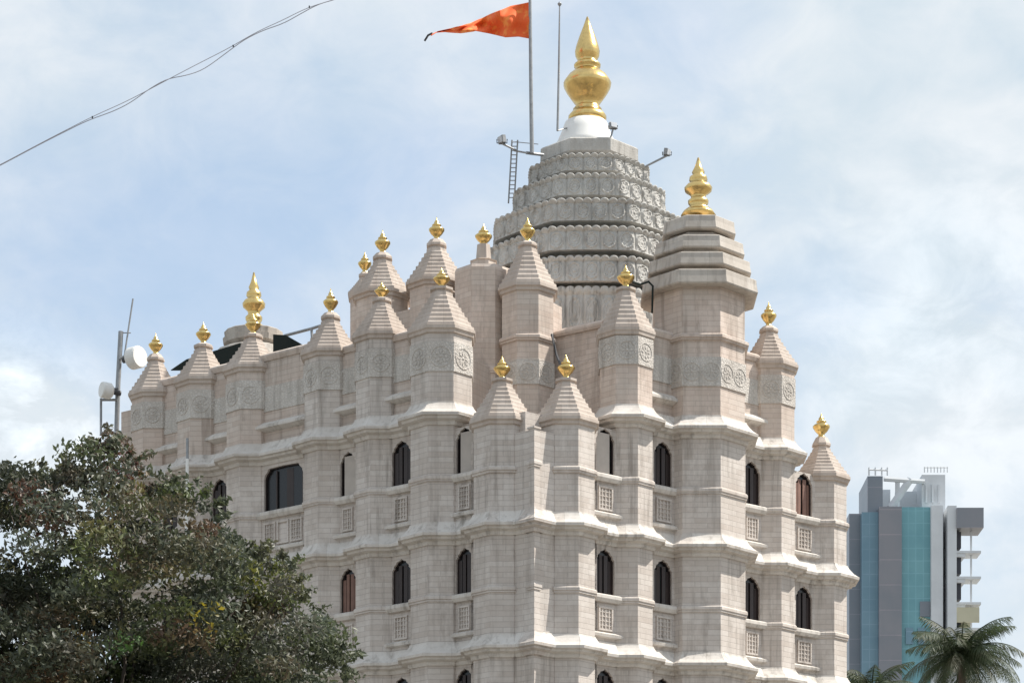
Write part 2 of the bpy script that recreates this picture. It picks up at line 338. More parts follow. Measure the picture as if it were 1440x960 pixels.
def window(o, d, n, tc_, half, style='dark', depth=0.22):
    q = lambda t, z, k: ((o+d*t+n*k).x, (o+d*t+n*k).y, z)
    W = half[0][0]; zs = half[0][1]; zt = half[-1][1]
    full = [(tc_-h, z) for h, z in half]+[(tc_+h, z) for h, z in half][::-1][1:]
    cz = (zs+zt)/2
    inner = [(tc_+(t-tc_)*(1-0.03/W), cz+(z-cz)*(1-0.03/(zt-cz))) for t, z in full]
    fm = MB(); k0, k1 = -depth, -depth+0.06
    for i in range(len(full)):
        j = (i+1) % len(full)
        fm.face([q(*full[i], k1), q(*full[j], k1), q(*inner[j], k1), q(*inner[i], k1)])
        fm.face([q(*inner[i], k1), q(*inner[j], k1), q(*inner[j], k0), q(*inner[i], k0)])
    wo = fm.build('window', M['window'], TEMPLE)
    pm = MB()
    pane = M['glass']
    pm.face([q(t, z, k0-0.01) for t, z in full])
    p = pm.build('pane', pane, wo)
    if style in ('dark', 'red', 'big'):
        mm = MB(); nb = 4 if style != 'big' else 3
        for i in range(nb):
            tt = tc_-W+2*W*(i+0.5)/nb+random.uniform(-.01, .01); ww = 0.75*2*W/nb if style != 'big' else 0.05
            if style == 'big': tt -= 0.2; ww = 0.26 if i == 1 else 0.06
            zt2 = zt-0.10-0.30*abs(tt-tc_)/W*(0 if style == 'big' else 1)
            mm.box(Vector(q(tt, (zs+zt2)/2, -depth+0.03-(i % 2)*0.03)), (ww, 0.03, zt2-zs-0.02), math.atan2(d.y, d.x)+(0.14 if i % 2 else -0.1))
        mm.build('shutter', M['redbrown'] if style == 'red' else M['window'], wo)
    if style == 'blind':
        mm = MB(); sgn = 1 if d.x > 0 else -1
        tt = tc_-W*0.22
        mm.box(Vector(q(tt, (zs+zt)/2-0.07, -depth+0.09)), (2*W*0.74, 0.025, zt-zs-0.14), math.atan2(d.y, d.x))
        mm.build('blind', M['blind'], wo)
def bays(o, d, n, bl, side):
    for zi, (zc, zn) in enumerate(((CB, C0), (C0, C1), (C1, C2), (C2, C3))):
        last = len(bl)-1
        for i, (ta, tb, a, b_) in enumerate(bl):
            t0, t1 = ta-0.3, tb+0.3; wv = tb-ta; tcn = (ta+tb)/2
            z0, z1 = zc, zn
            if zc == C2 and i == 0: z1 = C3-0.35
            if zc == C2 and side > 0 and i == last: z1 = C3-0.35
            wb_ = MB(); sb = MB(); lb = MB(); half = None
            bigw = (wv > 1.4)
            zs, zt = zc+1.9, zn-0.36
            if zc >= C0:
                half = big(wv*0.90, zs-0.05, zt) if (bigw and zc == C2) else arch(min(wv*0.95, 0.74) if not bigw else 0.9, zs, zt)
            wall_panel(wb_, o, d, n, t0, t1, z0, z1, (tcn, half) if half else None)
            # sill and ledge
            sb.strip(o+d*t0, o+d*t1, n, [(-0.02, zs-0.24), (0.10, zs-0.24), (0.13, zs-0.2), (0.17, zs-0.14), (0.17, zs-0.05), (0.12, zs-0.012), (-0.02, zs-0.012)])
            lb.strip(o+d*t0, o+d*t1, n, [(-0.02, zc+0.56), (0.13, zc+0.60), (0.15, zc+0.68), (0.05, zc+0.74), (-0.02, zc+0.74)])
            wb_.build('wall', M['stone'], TEMPLE); sb.build('sill', M['cornice'], TEMPLE); lb.build('ledge', M['cornice'], TEMPLE)
            if half:
                st = 'dark'
                if zc == C2:
                    if i == 0: st = 'blind'
                    if side > 0 and i == last: st = 'red'
                    if side < 0 and i == 2: st = 'blind'
                    if bigw: st = 'big'
                if zc == C1 and side < 0 and i == 2: st = 'red'
                window(o, d, n, tcn, half, st, 0.13)
                # carved relief panel under the sill
                nP = 3 if bigw else 1; pw = (wv-0.14)/nP
                for k in range(nP):
                    pc = ta+0.07+pw*(k+0.5); rp = MB(); ang = math.atan2(d.y, d.x); hw = min(pw*0.8, 0.62) if not bigw else pw*0.86
                    qq = lambda t, z, kk: Vector(((o+d*t+n*kk).x, (o+d*t+n*kk).y, z))
                    za, zb_ = zc+0.82, zc+1.50
                    for dz in (za, zb_): rp.box(qq(pc, dz, 0.02), (hw, 0.06, 0.06), ang)
                    for s_ in (-1, 1): rp.box(qq(pc+s_*(hw/2-0.03), (za+zb_)/2, 0.018), (0.055, 0.06, zb_-za-0.06), ang)
                    if k % 2 == 0:
                        for jj in range(3): rp.box(qq(pc+(jj-1)*hw*0.24, (za+zb_)/2, 0.006), (0.035, 0.05, zb_-za-0.06), ang)
                        for jj in range(4): rp.box(qq(pc, za+(jj+1)*(zb_-za)/5, 0.004), (hw-0.1, 0.045, 0.03), ang)
                    rp.build('relief_panel', M['stone'], TEMPLE)
bays(oR, dR, nR, baysR, 1); bays(oL, dL, nL, baysL, -1)
# plain lowest storeys, inner core that closes the volume, end returns
for o, d, n, bl in ((oR, dR, nR, baysR), (oL, dL, nL, baysL)):
    b = MB(); wall_panel(b, o, d, n, -0.05, bl[-1][1]+0.3, 0, CB+0.001); b.build('wall', M['stone'], TEMPLE, merge=False); b = MB()
    wall_panel(b, o, d, n, -0.05, bl[0][0]+0.1, CB, C2+2.8)
    b.build('wall', M['stone'], TEMPLE, merge=False)
eR = oR+dR*(T12['t']+0.3); eL = oL+dL*(T1['t']+1.0)
def core(pts, z0, z1, material, name='wall'):
    b = MB(); n_ = len(pts)
    for i in range(n_):
        p, q = Vector(pts[i]), Vector(pts[(i+1) % n_]); lg = (q-p).length
        b.face([(p.x, p.y, z0), (q.x, q.y, z0), (q.x, q.y, z1), (p.x, p.y, z1)], [(0, z0), (lg, z0), (lg, z1), (0, z1)])
    b.face([(p[0], p[1], z1) for p in pts]); b.build(name, material, TEMPLE)
ins = 0.36
back = Vector((0.5, 108))
core([oR-nR*ins*1.2+Vector((0, 0.1)), eR-nR*ins+dR*0.0, eR-nR*ins+Vector((-1.5, 9)), back, eL-nL*ins+Vector((3.5, 8)), eL-nL*ins], 0, C2+0.35, M['stone'])
t3a = oR+dR*(T9['t']-1.2)-nR*ins; t3b = oR+dR*(T11['t']+0.2)-nR*ins; t3c = oL+dL*(T6['t']-0.8)-nL*ins
core([oR-nR*ins*1.2+Vector((0, 0.1)), t3b, t3b+Vector((-1.5, 8)), back, eL-nL*ins+Vector((3.5, 8)), eL-nL*ins], C2+0.3, C3-0.2, M['stone'], 'wall')
pad = lambda o, d, n, t, k: o+d*t-n*k
core([Vector((0.5, 85.9)), pad(oR, dR, nR, T9['t'], 0.5), pad(oR, dR, nR, T11['t']-0.2, 0.5), pad(oR, dR, nR, T11['t']-0.2, 0.5)+Vector((-1.5, 8)), back, eL-nL*0.5+Vector((3.5, 8)), eL-nL*0.5,
      pad(oL, dL, nL, T6['t'], 0.5)], C3-0.25, C3+2.3, M['stone_pink'], 'upper_wall')
# --- upper walls (above c3) between the turrets, with ledge and carved band
def upper(o, d, n, t0, t1, zt, vis=None):
    b = MB(); wall_panel(b, o-n*0.12, d, n, t0, t1, C3+0.2, zt)
    q = (o-n*0.12)
    b.strip(q+d*t0, q+d*t1, n, [(-0.3, zt-0.14), (0.05, zt-0.12), (0.10, zt), (0.10, zt+0.07), (-0.05, zt+0.16), (-0.3, zt+0.16)])
    b.build('upper_wall', M['stone_pink'], TEMPLE, merge=False)
    s_ = MB(); s_.strip(q+d*t0, q+d*t1, n, [(-0.02, C3+0.82), (0.1, C3+0.86), (0.25, C3+0.92), (0.25, C3+1.0), (0.08, C3+1.14), (-0.02, C3+1.14)])
    s_.build('ledge', M['cornice'], TEMPLE)
    cbm = MB(); cbm.strip(q+d*t0, q+d*t1, n, [(-0.02, C3+1.5), (0.03, C3+1.5), (0.03, C3+2.3), (-0.02, C3+2.3)]); cbm.build('carved_band', M['carved'], TEMPLE)
for i, (ta, tb, a, b_) in enumerate(baysR[1:3]): upper(oR, dR, nR, ta-0.3, tb+0.3, C3+3.0)
for i, (ta, tb, a, b_) in enumerate(baysL[1:]): upper(oL, dL, nL, ta-0.3, tb+0.3, C3+(3.25 if i >= 2 else 2.9))
b = MB(); wall_panel(b, oL-nL*0.1, dL, nL, baysL[-1][1], T1['t']+1.6, 0, C3+2.6); b.build('wall', M['stone_pink'], TEMPLE, merge=False)
# --- turrets
def kalash(b, x, y, z0, h, r, kind=0):
    if kind == 0:       # small finial: foot, pot, ring, bud
        pr = [(0.5, 0), (0.55, .05), (0.36, .10), (0.34, .16), (0.7, .28), (0.98, .42), (1.0, .48), (0.8, .54), (0.5, .57), (0.45, .60), (0.6, .63), (0.55, .67), (0.3, .71), (0.34, .76), (0.22, .82), (0.11, .89), (0.07, .94), (0.02, 1.0)]
    elif kind == 1:     # the big one
        pr = [(0.6, 0), (0.76, .005), (0.80, .035), (0.79, .06), (0.66, .095), (0.56, .105), (0.60, .125), (0.50, .15), (0.48, .165), (0.64, .215), (0.84, .28), (0.97, .335), (1.0, .365), (0.96, .39), (0.80, .44), (0.62, .475), (0.50, .49), (0.47, .51), (0.55, .525), (0.56, .545), (0.48, .56), (0.40, .575), (0.42, .595), (0.50, .63), (0.52, .67), (0.47, .72), (0.34, .81), (0.17, .91), (0.03, 1.0)]
    else:               # tower finial with more rings
        pr = [(0.8, 0), (0.84, .05), (0.55, .09), (0.72, .15), (0.74, .20), (0.5, .25), (0.56, .31), (0.95, .38), (1.0, .44), (0.8, .50), (0.5, .53), (0.66, .58), (0.62, .64), (0.38, .68), (0.46, .73), (0.26, .83), (0.06, 1.0)]
    b.poly(x, y, [(a*r, z0+c*h) for a, c in pr], n=20)
def rosettes(b, x, y, r, z, rad, per=1, n=8, facets=(7, 0, 1, 6)):
    for k in facets:
        a = -math.pi/2+k*2*math.pi/n; nn = Vector((math.cos(a), math.sin(a), 0)); u = Vector((-math.sin(a), math.cos(a), 0)); side = 2*r*math.tan(math.pi/n)
        for j in range(per):
            c = Vector((x, y, z))+nn*r+u*((j+0.5)/per-0.5)*side
            pt = lambda rr, th, h: c+u*rr*math.cos(th)+Vector((0, 0, 1))*rr*math.sin(th)+nn*h
            S = 16; rings = [(rad*1.0, 0.0), (rad*0.97, 0.016), (rad*0.88, 0.016), (rad*0.85, 0.004)]
            for (r0, h0), (r1, h1) in zip(rings[:-1], rings[1:]):
                for s_ in range(S): t0, t1 = 2*math.pi*s_/S, 2*math.pi*(s_+1)/S; b.face([pt(r0, t0, h0), pt(r0, t1, h0), pt(r1, t1, h1), pt(r1, t0, h1)])
            for s_ in range(8):
                t = 2*math.pi*s_/8; b.face([pt(rad*0.2, t, 0.012), pt(rad*0.5, t-0.32, 0.016), pt(rad*0.76, t, 0.008), pt(rad*0.5, t+0.32, 0.016)])
            for s_ in range(8): t0, t1 = 2*math.pi*s_/8, 2*math.pi*(s_+1)/8; b.face([pt(rad*0.19, t0, 0.0), pt(rad*0.19, t1, 0.0), pt(0, 0, 0.03)])
def turret(px, rpx, Z, zbot, eave_py, neck_py, kal_base, kal_top, kpx=None, eave_f=1.16, mid=None, cband=None, kr=10.5, per=1, material=None, r=None, xy=None, niche=False, steps=8, name='turret'):
    r = r or rpx/F*Z
    x, y = xy if xy else ((px-720)/F*Z, Z)
    material = material or M['stone_pink']
    re = r*eave_f
    ze = H(eave_py, y-re); zn_ = H(neck_py, y); zk0 = H(kal_base, y); zk1 = H(kal_top, y)
    b = MB(); b.poly(x, y, [(r, zbot), (r, ze)])
    if mid: zm = H(mid, y-r); b.poly(x, y, band(zm, r, 0.09), cap=False)
    T = b.build(name, material, TEMPLE)
    rb = MB(); pr = [(r-0.02, ze-0.16), (r+0.06, ze-0.12), (r+0.07, ze-0.04), (re, ze), (re, ze+0.09)]
    hN = zn_-ze-0.09; rn = max(0.16, r*0.30)
    for i in range(steps):
        f0 = i/steps; f1 = (i+1)/steps
        cur = lambda f: rn+(re*0.97-rn)*(1-f)**1.12
        rr = cur(f0); rr2 = cur(f1)
        pr += [(rr, ze+0.09+hN*f0+0.0), (rr*0.985, ze+0.09+hN*(f0+0.62/steps)), (rr2+0.4*(rr-rr2), ze+0.09+hN*(f0+0.66/steps))]
    pr += [(rn, ze+0.09+hN), (rn, zn_+0.02), (rn*1.25, zn_+0.05), (rn*1.25, zn_+0.12), (rn*0.8, max(zk0, zn_+0.14))]
    rb.poly(x, y, pr); rb.build('turret_roof', M['roof_stone'], T)
    kb = MB(); zk0 = max(zk0-0.02, zn_+0.1); kalash(kb, x, y, zk0, zk1-zk0, kr/F*y); kb.build('finial', M['gold_small'], T, smooth=True)
    if cband:
        z0, z1 = H(cband[1], y-r), H(cband[0], y-r); cm = MB(); cm.poly(x, y, [(r-0.02, z0), (r+0.035, z0), (r+0.035, z1), (r-0.02, z1)], cap=False)
        rosettes(cm, x, y, r+0.035, (z0+z1)/2, min((z1-z0)*0.40, r*math.tan(math.pi/8)/per*0.88), per)
        cm.build('carved_band', M['carved'], T)
    if niche:
        nm = MB(); zc_ = (zbot+ze)/2
        for k in (7, 0, 1):
            a = -math.pi/2+k*math.pi/4; nn = Vector((math.cos(a), math.sin(a), 0)); u = Vector((-math.sin(a), math.cos(a), 0)); sw = r*math.tan(math.pi/8)*0.62
            c = Vector((x, y, zbot+1.05))+nn*(r+0.01); ang = a+math.pi/2
            for s_ in (-1, 1): nm.box(c+u*s_*sw, (0.045, 0.05, 1.0), ang)
            nm.box(c+Vector((0, 0, 0.5)), (sw*2+0.06, 0.06, 0.05), ang)
        nm.build('niche_frame', M['stone'], T)
    return T
def tp(pr, *a, **k): return turret(pr['px'], 0, pr['y'], *a, r=pr['r']*0.99, xy=(pr['x'], pr['y']), **k)
tp(F1, C2+0.25, 588, 540, 533, 500, mid=660, kr=12, material=M['stone'], cband=None)
tp(F2, C2+0.25, 588, 540, 533, 498, mid=660, kr=12.5, material=M['stone'], cband=None)
tp(T9, C3+0.25, 463, 412, 405, 372, kr=12.5, cband=(472, 512), eave_f=1.12)
tp(T11, C3+0.25, 510, 470, 460, 424, kr=11, cband=(527, 567))
tp(T12, C2+0.25, 668, 630, 616, 580, kr=12, mid=735, material=M['stone'])
tp(T6, C3+0.25, 460, 412, 405, 376, kr=12, cband=(480, 522), eave_f=1.12, material=M['stone'])
tp(T5, C3+0.25, 468, 428, 420, 396, kr=10.5, cband=(490, 530), material=M['stone'])
tp(T4, C3+0.25, 492, 452, 441, 405, kr=10.5, cband=(508, 548), material=M['stone'])
tp(T3, C3+0.25, 515, 478, 470, 440, kr=11, cband=(535, 575))
tp(T2, C3+0.25, 532, 492, 484, 452, kr=10.5, cband=(548, 588))
tp(T1, C3-3.5, 550, 510, 499, 468, kr=10, cband=(565, 602))
# second tier, set back
turret(538, 36, 87.2, C3+1.5, 408, 368, 357, 323, kr=11)
turret(513, 20, 90.0, C3+1.5, 410, 392, 384, 354, kr=9.5)
turret(614, 37, 86.2, C3+1.5, 392, 350, 338, 305, kr=11)
turret(742, 36, 84.2, C3-0.4, 400, 350, 341, 305, kr=11, mid=474, cband=(505, 540), kpx=739)
# flat-topped block with a short finial
x, y = (680-720)/F*85, 85; r = 40/F*y
b = MB(); zt = H(370, y-r); b.poly(x, y, [(r, C3-0.4), (r, zt-0.1), (r-0.04, zt)]); b.poly(x, y, band(H(520, y-r), r, 0.06), cap=False); T7 = b.build('turret', M['stone_pink'], TEMPLE)
b = MB(); b.poly(x, y, [(0.50, zt-0.02), (0.50, zt+0.10), (0.40, zt+0.14), (0.38, zt+0.30), (0.42, zt+0.33), (0.24, zt+0.40), (0.20, H(345, y))]); b.build('turret_roof', M['roof_stone'], T7)
b = MB(); kalash(b, x, y, H(348, y), H(314, y)-H(348, y), 12/F*y); b.build('finial', M['gold_small'], T7, smooth=True)
# body of the second tier
core([P(500, 0, 87.5).xy, P(575, 0, 86.2).xy, P(640, 0, 85.2).xy, P(690, 0, 84.6).xy, P(760, 0, 84.9).xy, P(790, 0, 86).xy, P(790, 0, 90).xy, P(500, 0, 92).xy], C3+1.0, H(432, 86), M['stone_pink'], 'upper_wall')
# rounded parapet between the front turret and the next one on the right
b = MB(); c0 = P(765, 0, 84.6).xy; c1 = P(850, 0, 83.3).xy; dd = (c1-c0).normalized(); nn = Vector((dd.y, -dd.x))
wall_panel(b, c0, dd, nn, 0, (c1-c0).length, C3-0.4, H(468, 84), ((c1-c0).length*0.65, [(0.09, H(555, 84)), (0.09, H(530, 84)), (0, H(524, 84))]))
b.strip(c0, c1, nn, [(-0.5, H(468, 84)-0.05), (0.07, H(468, 84)-0.05), (0.12, H(468, 84)+0.02), (0.12, H(468, 84)+0.10), (0.0, H(468, 84)+0.2), (-0.5, H(468, 84)+0.22)])
b.build('upper_wall', M['stone_pink'], TEMPLE, merge=False)
# big octagonal tower
x, y, r = T10['x'], T10['y'], T10['r']*0.985
zt = H(392, y-r); b = MB(); b.poly(x, y, [(r, C3+0.2), (r, zt)]); b.poly(x, y, band(H(474, y-r), r, 0.13), cap=False)
TB = b.build('tower', M['stone_pink'], TEMPLE)
z0, z1 = H(543, y-r), H(502, y-r); cm = MB(); cm.poly(x, y, [(r-0.02, z0), (r+0.04, z0), (r+0.04, z1), (r-0.02, z1)], cap=False)
rosettes(cm, x, y, r+0.04, (z0+z1)/2, 0.30, 2); cm.build('carved_band', M['carved'], TB)
for (hw, pt, pb) in ((80, 377, 398), (71, 353, 372), (62, 329, 348), (50, 301, 321)):
    rr = hw/F*y; za, zb = H(pb, y-rr), H(pt, y-rr); b = MB()
    b.poly(x, y, [(rr*0.5, za+0.03), (rr-0.05, za-0.01), (rr, za+0.01), (rr+0.02, za+0.05), (rr-0.02, za+(zb-za)*0.6), (rr-0.03, zb-0.03), (rr-0.07, zb), (rr*0.5, zb+0.03)]); b.build('roof_tier', M['tower_roof'], TB)
b = MB(); b.poly(x, y, [(r*1.0, zt-0.1), (r*0.93, H(362, y-r)), (r*0.78, H(330, y-r)), (0.9, H(318, y-r))]); b.build('roof_core', M['tower_roof'], TB)
b = MB(); b.poly(x, y, [(0.55, H(304, y)), (0.45, H(297, y))], n=16); kalash(b, x, y, H(298, y), H(222, y)-H(298, y), 19.5/F*y, 2); b.build('finial', M['gold'], TB, smooth=True)
# --- great spire
SX, SY = (828-720)/F*92, 92.0
b = MB(); b.poly(SX, SY, [(3.0, C3), (3.0, H(425, SY-3.2)), (2.95, H(335, SY-3.2)), (2.7, H(300, SY-3)), (2.1, H(262, SY-2.6)), (1.6, H(225, SY-2)), (1.2, H(205, SY-1.6))], n=16)
SP = b.build('spire', M['spire'], TEMPLE)
def rad8(th, r, k=0.70):
    a = (th+math.pi/2+math.pi/8) % (math.pi/4)-math.pi/8
    return r*(1+k*(1/math.cos(a)-1))
def lotus(hw, pt, pb, npet):
    r = hw/F*SY; za, zb = H(pb, SY-r), H(pt, SY-r); h = zb-za; S = 14; n_ = npet*S
    rows = [(-0.6, 0.06), (-0.08, 0.0), (0.05, 0.02)]+[(0.075-0.075*k/13, 0.06+0.80*k/13) for k in range(14)]+[(0.02, 0.90), (0.035, 0.95), (0.02, 1.0), (-0.10, 1.0), (-0.6, 0.98)]
    b = MB(); g_ = []
    for ri, (o_, f) in enumerate(rows):
        row = []
        for i in range(n_):
            th = 2*math.pi*i/n_; u = (i % S)/S; s_ = abs(math.sin(math.pi*u*2)); v = (f-0.06)/0.80
            bulge = 0.0
            if 3 <= ri <= 16:
                dx = (u-0.5)/0.5; dy = (v-0.5)/0.5
                d1 = math.hypot(dx*1.12, dy*(1.0 if dy < 0 else 0.95)); d2 = math.hypot(dx, dy)
                bulge = 0.055*math.exp(-((d1-0.80)/0.10)**2)+0.035*math.exp(-((d1-0.48)/0.09)**2)+0.05*math.exp(-(d2/0.20)**2)-0.04*math.exp(-((abs(dx)-1)/0.10)**2)-0.03
                bulge += random.uniform(-0.006, 0.006)
            elif ri >= 17: bulge = 0.03*s_
            rr = rad8(th, r)+o_+bulge; z = za+f*h+(0.07*s_**0.6 if ri >= 17 and ri < len(rows)-1 else 0)
            row.append((SX+rr*math.cos(th), SY+rr*math.sin(th), z))
        g_.append(row)
    for j in range(len(rows)-1):
        for i in range(n_): i2 = (i+1) % n_; b.face([g_[j][i], g_[j][i2], g_[j+1][i2], g_[j+1][i]])
    b.build('lotus_tier', M['spire'], SP)
for t_ in ((83, 218, 240, 26), (105, 246, 275, 30), (132, 281, 311, 36), (140, 320, 352, 38), (142, 362, 396, 38), (139, 405, 470, 38)): lotus(*t_)
b = MB(); r = 68/F*SY; za, zb = H(213, SY-r), H(192, SY-r)
b.poly(SX, SY, [(r*0.7, za-0.15), (r-0.25, za-0.05), (r-0.05, za), (r, za+0.05), (r, zb-0.06), (r-0.06, zb), (1.1, zb+0.12)]); b.build('cap_slab', M['spire'], SP)
b = MB(); b.poly(SX-0.1, SY, [(1.15, zb), (1.02, zb+0.35), (0.84, zb+0.75), (0.72, H(173, SY)-0.02), (0.60, H(173, SY)+0.03)], n=24); b.build('finial_base', M['white'], SP, smooth=True)
b = MB(); kalash(b, SX-0.05, SY, H(173, SY), H(24, SY)-H(173, SY), 33.5/F*SY, 1); b.build('finial', M['gold'], SP, smooth=True)
# --- low stepped dome behind the left turrets, with its tall finial
DX, DY = (357-720)/F*95, 95.0
b = MB(); s1 = lambda px_: px_/F*DY
b.poly(DX, DY, [(s1(62), C3), (s1(62), H(497, 93.5)), (s1(52), H(485, 94)), (s1(36), H(478, 94)), (s1(42), H(474, 94)), (s1(43), H(466, 94)), (s1(40), H(465, 94)), (s1(41), H(457, 94)), (s1(40), H(456, 94)), (s1(12), H(456, 94)+0.04)], n=16)
DM = b.build('dome', M['tower_roof'], TEMPLE)
b = MB(); kalash(b, DX, DY, H(462, DY), H(383, DY)-H(462, DY), s1(16), 2); b.build('finial', M['gold'], DM, smooth=True)
# ------------------------------------------------------------------ things on the roofs
def floodlight(px, py, Z, foot, label, aim=(0, -1, -0.5), s=0.30):
    c = P(px, py, Z); f = P(*foot); fl = empty('floodlight', f, label, 'floodlight', 'floodlights on the spire')
    b = MB(); b.tube([f, c], 0.035, 6); b.build('arm', M['steel'], fl)
    d = Vector(aim).normalized(); q = d.to_track_quat('Y', 'Z').to_euler()
    b = MB(); b.box(c+Vector((0, 0, s*0.45)), (s, s*0.45, s*0.8), q.z, q.x); b.build('housing', M['steel'], fl)
    b = MB(); b.box(c+Vector((0, 0, s*0.45))+d*s*0.27, (s*0.84, 0.03, s*0.66), q.z, q.x); b.build('lamp_glass', M['lamp'], fl)
    b = MB()
    for sx in (-1, 1): b.tube([c, c+Vector((sx*s*0.58, 0, 0.02)), c+Vector((sx*s*0.58, 0, s*0.5))], 0.018, 5)
    b.build('bracket', M['dark'], fl)
floodlight(706, 202, 91.0, (727, 212, 91.15), 'small grey floodlight on an arm at the left of the spire, beside the ladder', (-0.8, -0.5, -0.2))
floodlight(862, 182, 90.4, (856, 203, 90.4), 'small floodlight standing upright on the cap of the spire beside the large gold finial', (0.4, -0.8, 0.2), 0.26)
floodlight(938, 219, 91.0, (908, 234, 91.0), 'small floodlight on a long sloping arm at the right of the spire', (0.8, -0.5, -0.2), 0.26)
lad = empty('ladder', P(719, 286, 91.6), 'grey steel ladder standing upright against the left of the spire', 'ladder')
for dx in (-4, 4):
    b = MB(); b.tube([P(719+dx, 286, 91.6), P(724+dx, 197, 91.2)], 0.03, 6); b.build('rail', M['steel'], lad)
b = MB()
for k in range(14):
    f_ = k/14.5; b.tube([P(720-5*f_, 200+k*6, 91.2+.4*f_), P(728-5*f_, 200+k*6, 91.2+.4*f_)], 0.018, 5)
b.build('rung', M['steel'], lad); lad.children[-1]['kind'] = 'stuff'
b = MB(); b.tube([P(723, 212, 91.2), P(757, 218, 91.0)], 0.03, 6); b.tube([P(727, 200, 91.2), P(757, 203, 91)], 0.015, 5); b.build('brace', M['steel'], lad)
b = MB(); b.tube([P(748, 216, 90), P(746.5, 110, 90), P(745, -40, 90)], [0.075, 0.065, 0.05], 10); b.tube([P(740, 215, 90), P(764, 218, 90.5)], 0.05, 6)
fp = b.build('flagpole', M['steel']); tag(fp, 'tall grey steel pole flying the orange flag beside the spire', 'flagpole')
b = MB(); b.tube([P(784, 184, 91), P(786, 90, 91), P(787, 8, 91)], [0.04, 0.035, 0.022], 8); b.tube([P(784, 184, 91), P(812, 176, 92)], 0.025, 6)
b.poly(*P(787, 6, 91).xy, [(0.03, H(9, 91)), (0.07, H(6, 91)), (0.02, H(3, 91))], n=8)
tag(b.build('lightning_rod', M['steel']), 'thin grey lightning rod standing between the orange flag and the large gold finial', 'lightning rod')
# flag
b = MB(); nx, ny = 60, 16
top = [(0, 3), (0.2, 9), (0.4, 20), (0.6, 33), (0.8, 40), (0.93, 44), (1, 49)]; bot = [(0, 55), (0.12, 52), (0.25, 53), (0.4, 48), (0.55, 44), (0.7, 47), (0.85, 45.5), (0.95, 46.5), (1, 51)]
ip = lambda tb, u: np.interp(u, [a for a, _ in tb], [c for _, c in tb])
gr = []
for i in range(nx+1):
    u = i/nx; t_, b_ = ip(top, u), ip(bot, u); col = []
    for j in range(ny+1):
        v = j/ny; wv = (0.28*math.sin(u*15+v*2.2)+0.14*math.sin(u*31-v*4.5+1))*min(1, u*4)+0.08*math.sin(v*9+u*6)*(u > 0)
        col.append(P(746-u*140, t_+(b_-t_)*v, 90+wv+u*0.9))
    gr.append(col)
for i in range(nx):
    for j in range(ny): b.face([gr[i][j], gr[i+1][j], gr[i+1][j+1], gr[i][j+1]])
fl = b.build('flag', M['flag'], smooth=True); tag(fl, 'orange red triangular pennant flying left from the steel pole', 'flag')
sm = fl.modifiers.new('thick', 'SOLIDIFY'); sm.thickness = 0.01
b = MB(); b.tube([P(608, 47, 90.9), P(602, 50, 91), P(597, 58, 91.05)], 0.035, 6); b.build('cord', M['dark'], fl)
# left mast with drum antennas
ms = empty('antenna_mast', P(166, 640, 91), 'steel mast with two white drum antennas at the left end of the temple', 'antenna mast')
b = MB(); b.tube([P(163, 640, 91), P(166, 540, 91), P(170, 466, 91)], 0.085, 10); b.build('pole', M['steel'], ms)
b = MB(); b.tube([P(175, 500, 91), P(187, 420, 91)], 0.03, 6); b.tube([P(168, 468, 91), P(184, 468, 91)], 0.02, 5); b.build('whip_aerial', M['steel'], ms)
def drum(px, py, Z, rad, depth, d):
    d = Vector(d).normalized(); c = P(px, py, Z); b = MB(); b.tube([c-d*depth/2, c-d*depth*0.3, c+d*depth*0.4, c+d*depth/2], [rad*0.7, rad, rad, rad*0.92], 24)
    b.build('drum_antenna', M['dish'], ms)
    b = MB(); b.tube([c-d*depth/2, c-d*(depth/2+0.3)], 0.09, 8); b.build('mount', M['dark'], ms)
drum(190, 503, 90.6, 0.37, 0.5, (0.8, -0.6, 0.0)); drum(150, 549, 90.6, 0.27, 0.4, (-0.85, -0.5, 0.05))
b = MB()
for a_, c_ in (((142, 560), (142, 612)), ((142, 562), (165, 562)), ((142, 608), (165, 608)), ((158, 548), (166, 545)), ((176, 500), (168, 505))): b.tube([P(*a_, 90.9), P(*c_, 90.9)], 0.045, 6)
b.build('bracket', M['steel'], ms)
b = MB(); b.tube([P(262.5, 760, 86), P(263.5, 645, 86)], 0.055, 8); po = b.build('vent_pipe', M['dish']); tag(po, 'thin white pipe standing in front of the left end of the temple', 'pipe')
b = MB(); b.tube([P(263.5, 645, 86), P(263.5, 616, 86)], 0.045, 8); b.build('upper_section', M['steel'], po)
# dark awnings behind the left parapet
def awning(pts, Z_, label):
    b = MB(); a = [P(px, py, Z_) for px, py in pts]; c = [p+Vector((0, 0.08, 0)) for p in a]; n_ = len(a)
    b.face(a); b.face(c[::-1])
    for i in range(n_): j = (i+1) % n_; b.face([a[i], a[j], c[j], c[i]])
    top = [p for p in a[:2]]; b.face([top[0]+Vector((0, 0.08, 0)), top[1]+Vector((0, 0.08, 0)), top[1]+Vector((0, 3, 0.15)), top[0]+Vector((0, 3, 0.15))])
    tag(b.build('awning', M['tarp']), label, 'awning', 'dark awnings on the roof')
awning([(384, 470), (402, 471), (442, 494), (442, 514), (384, 514)], 89.6, 'dark green tarpaulin awning on the roof right of the tall left finial')
awning([(262, 505), (338, 482), (350, 492), (350, 520), (240, 520)], 92.6, 'dark sloping awning edge on the roof behind the two leftmost turrets')
b = MB(); b.tube([P(400, 472, 91), P(438, 462, 90.5), P(470, 452, 90)], 0.05, 6); b.tube([P(438, 462, 90.5), P(440, 490, 90.5)], 0.05, 6); tag(b.build('pipe_railing', M['steel']), 'thin dark pipe running to the turret right of the awning', 'pipe')
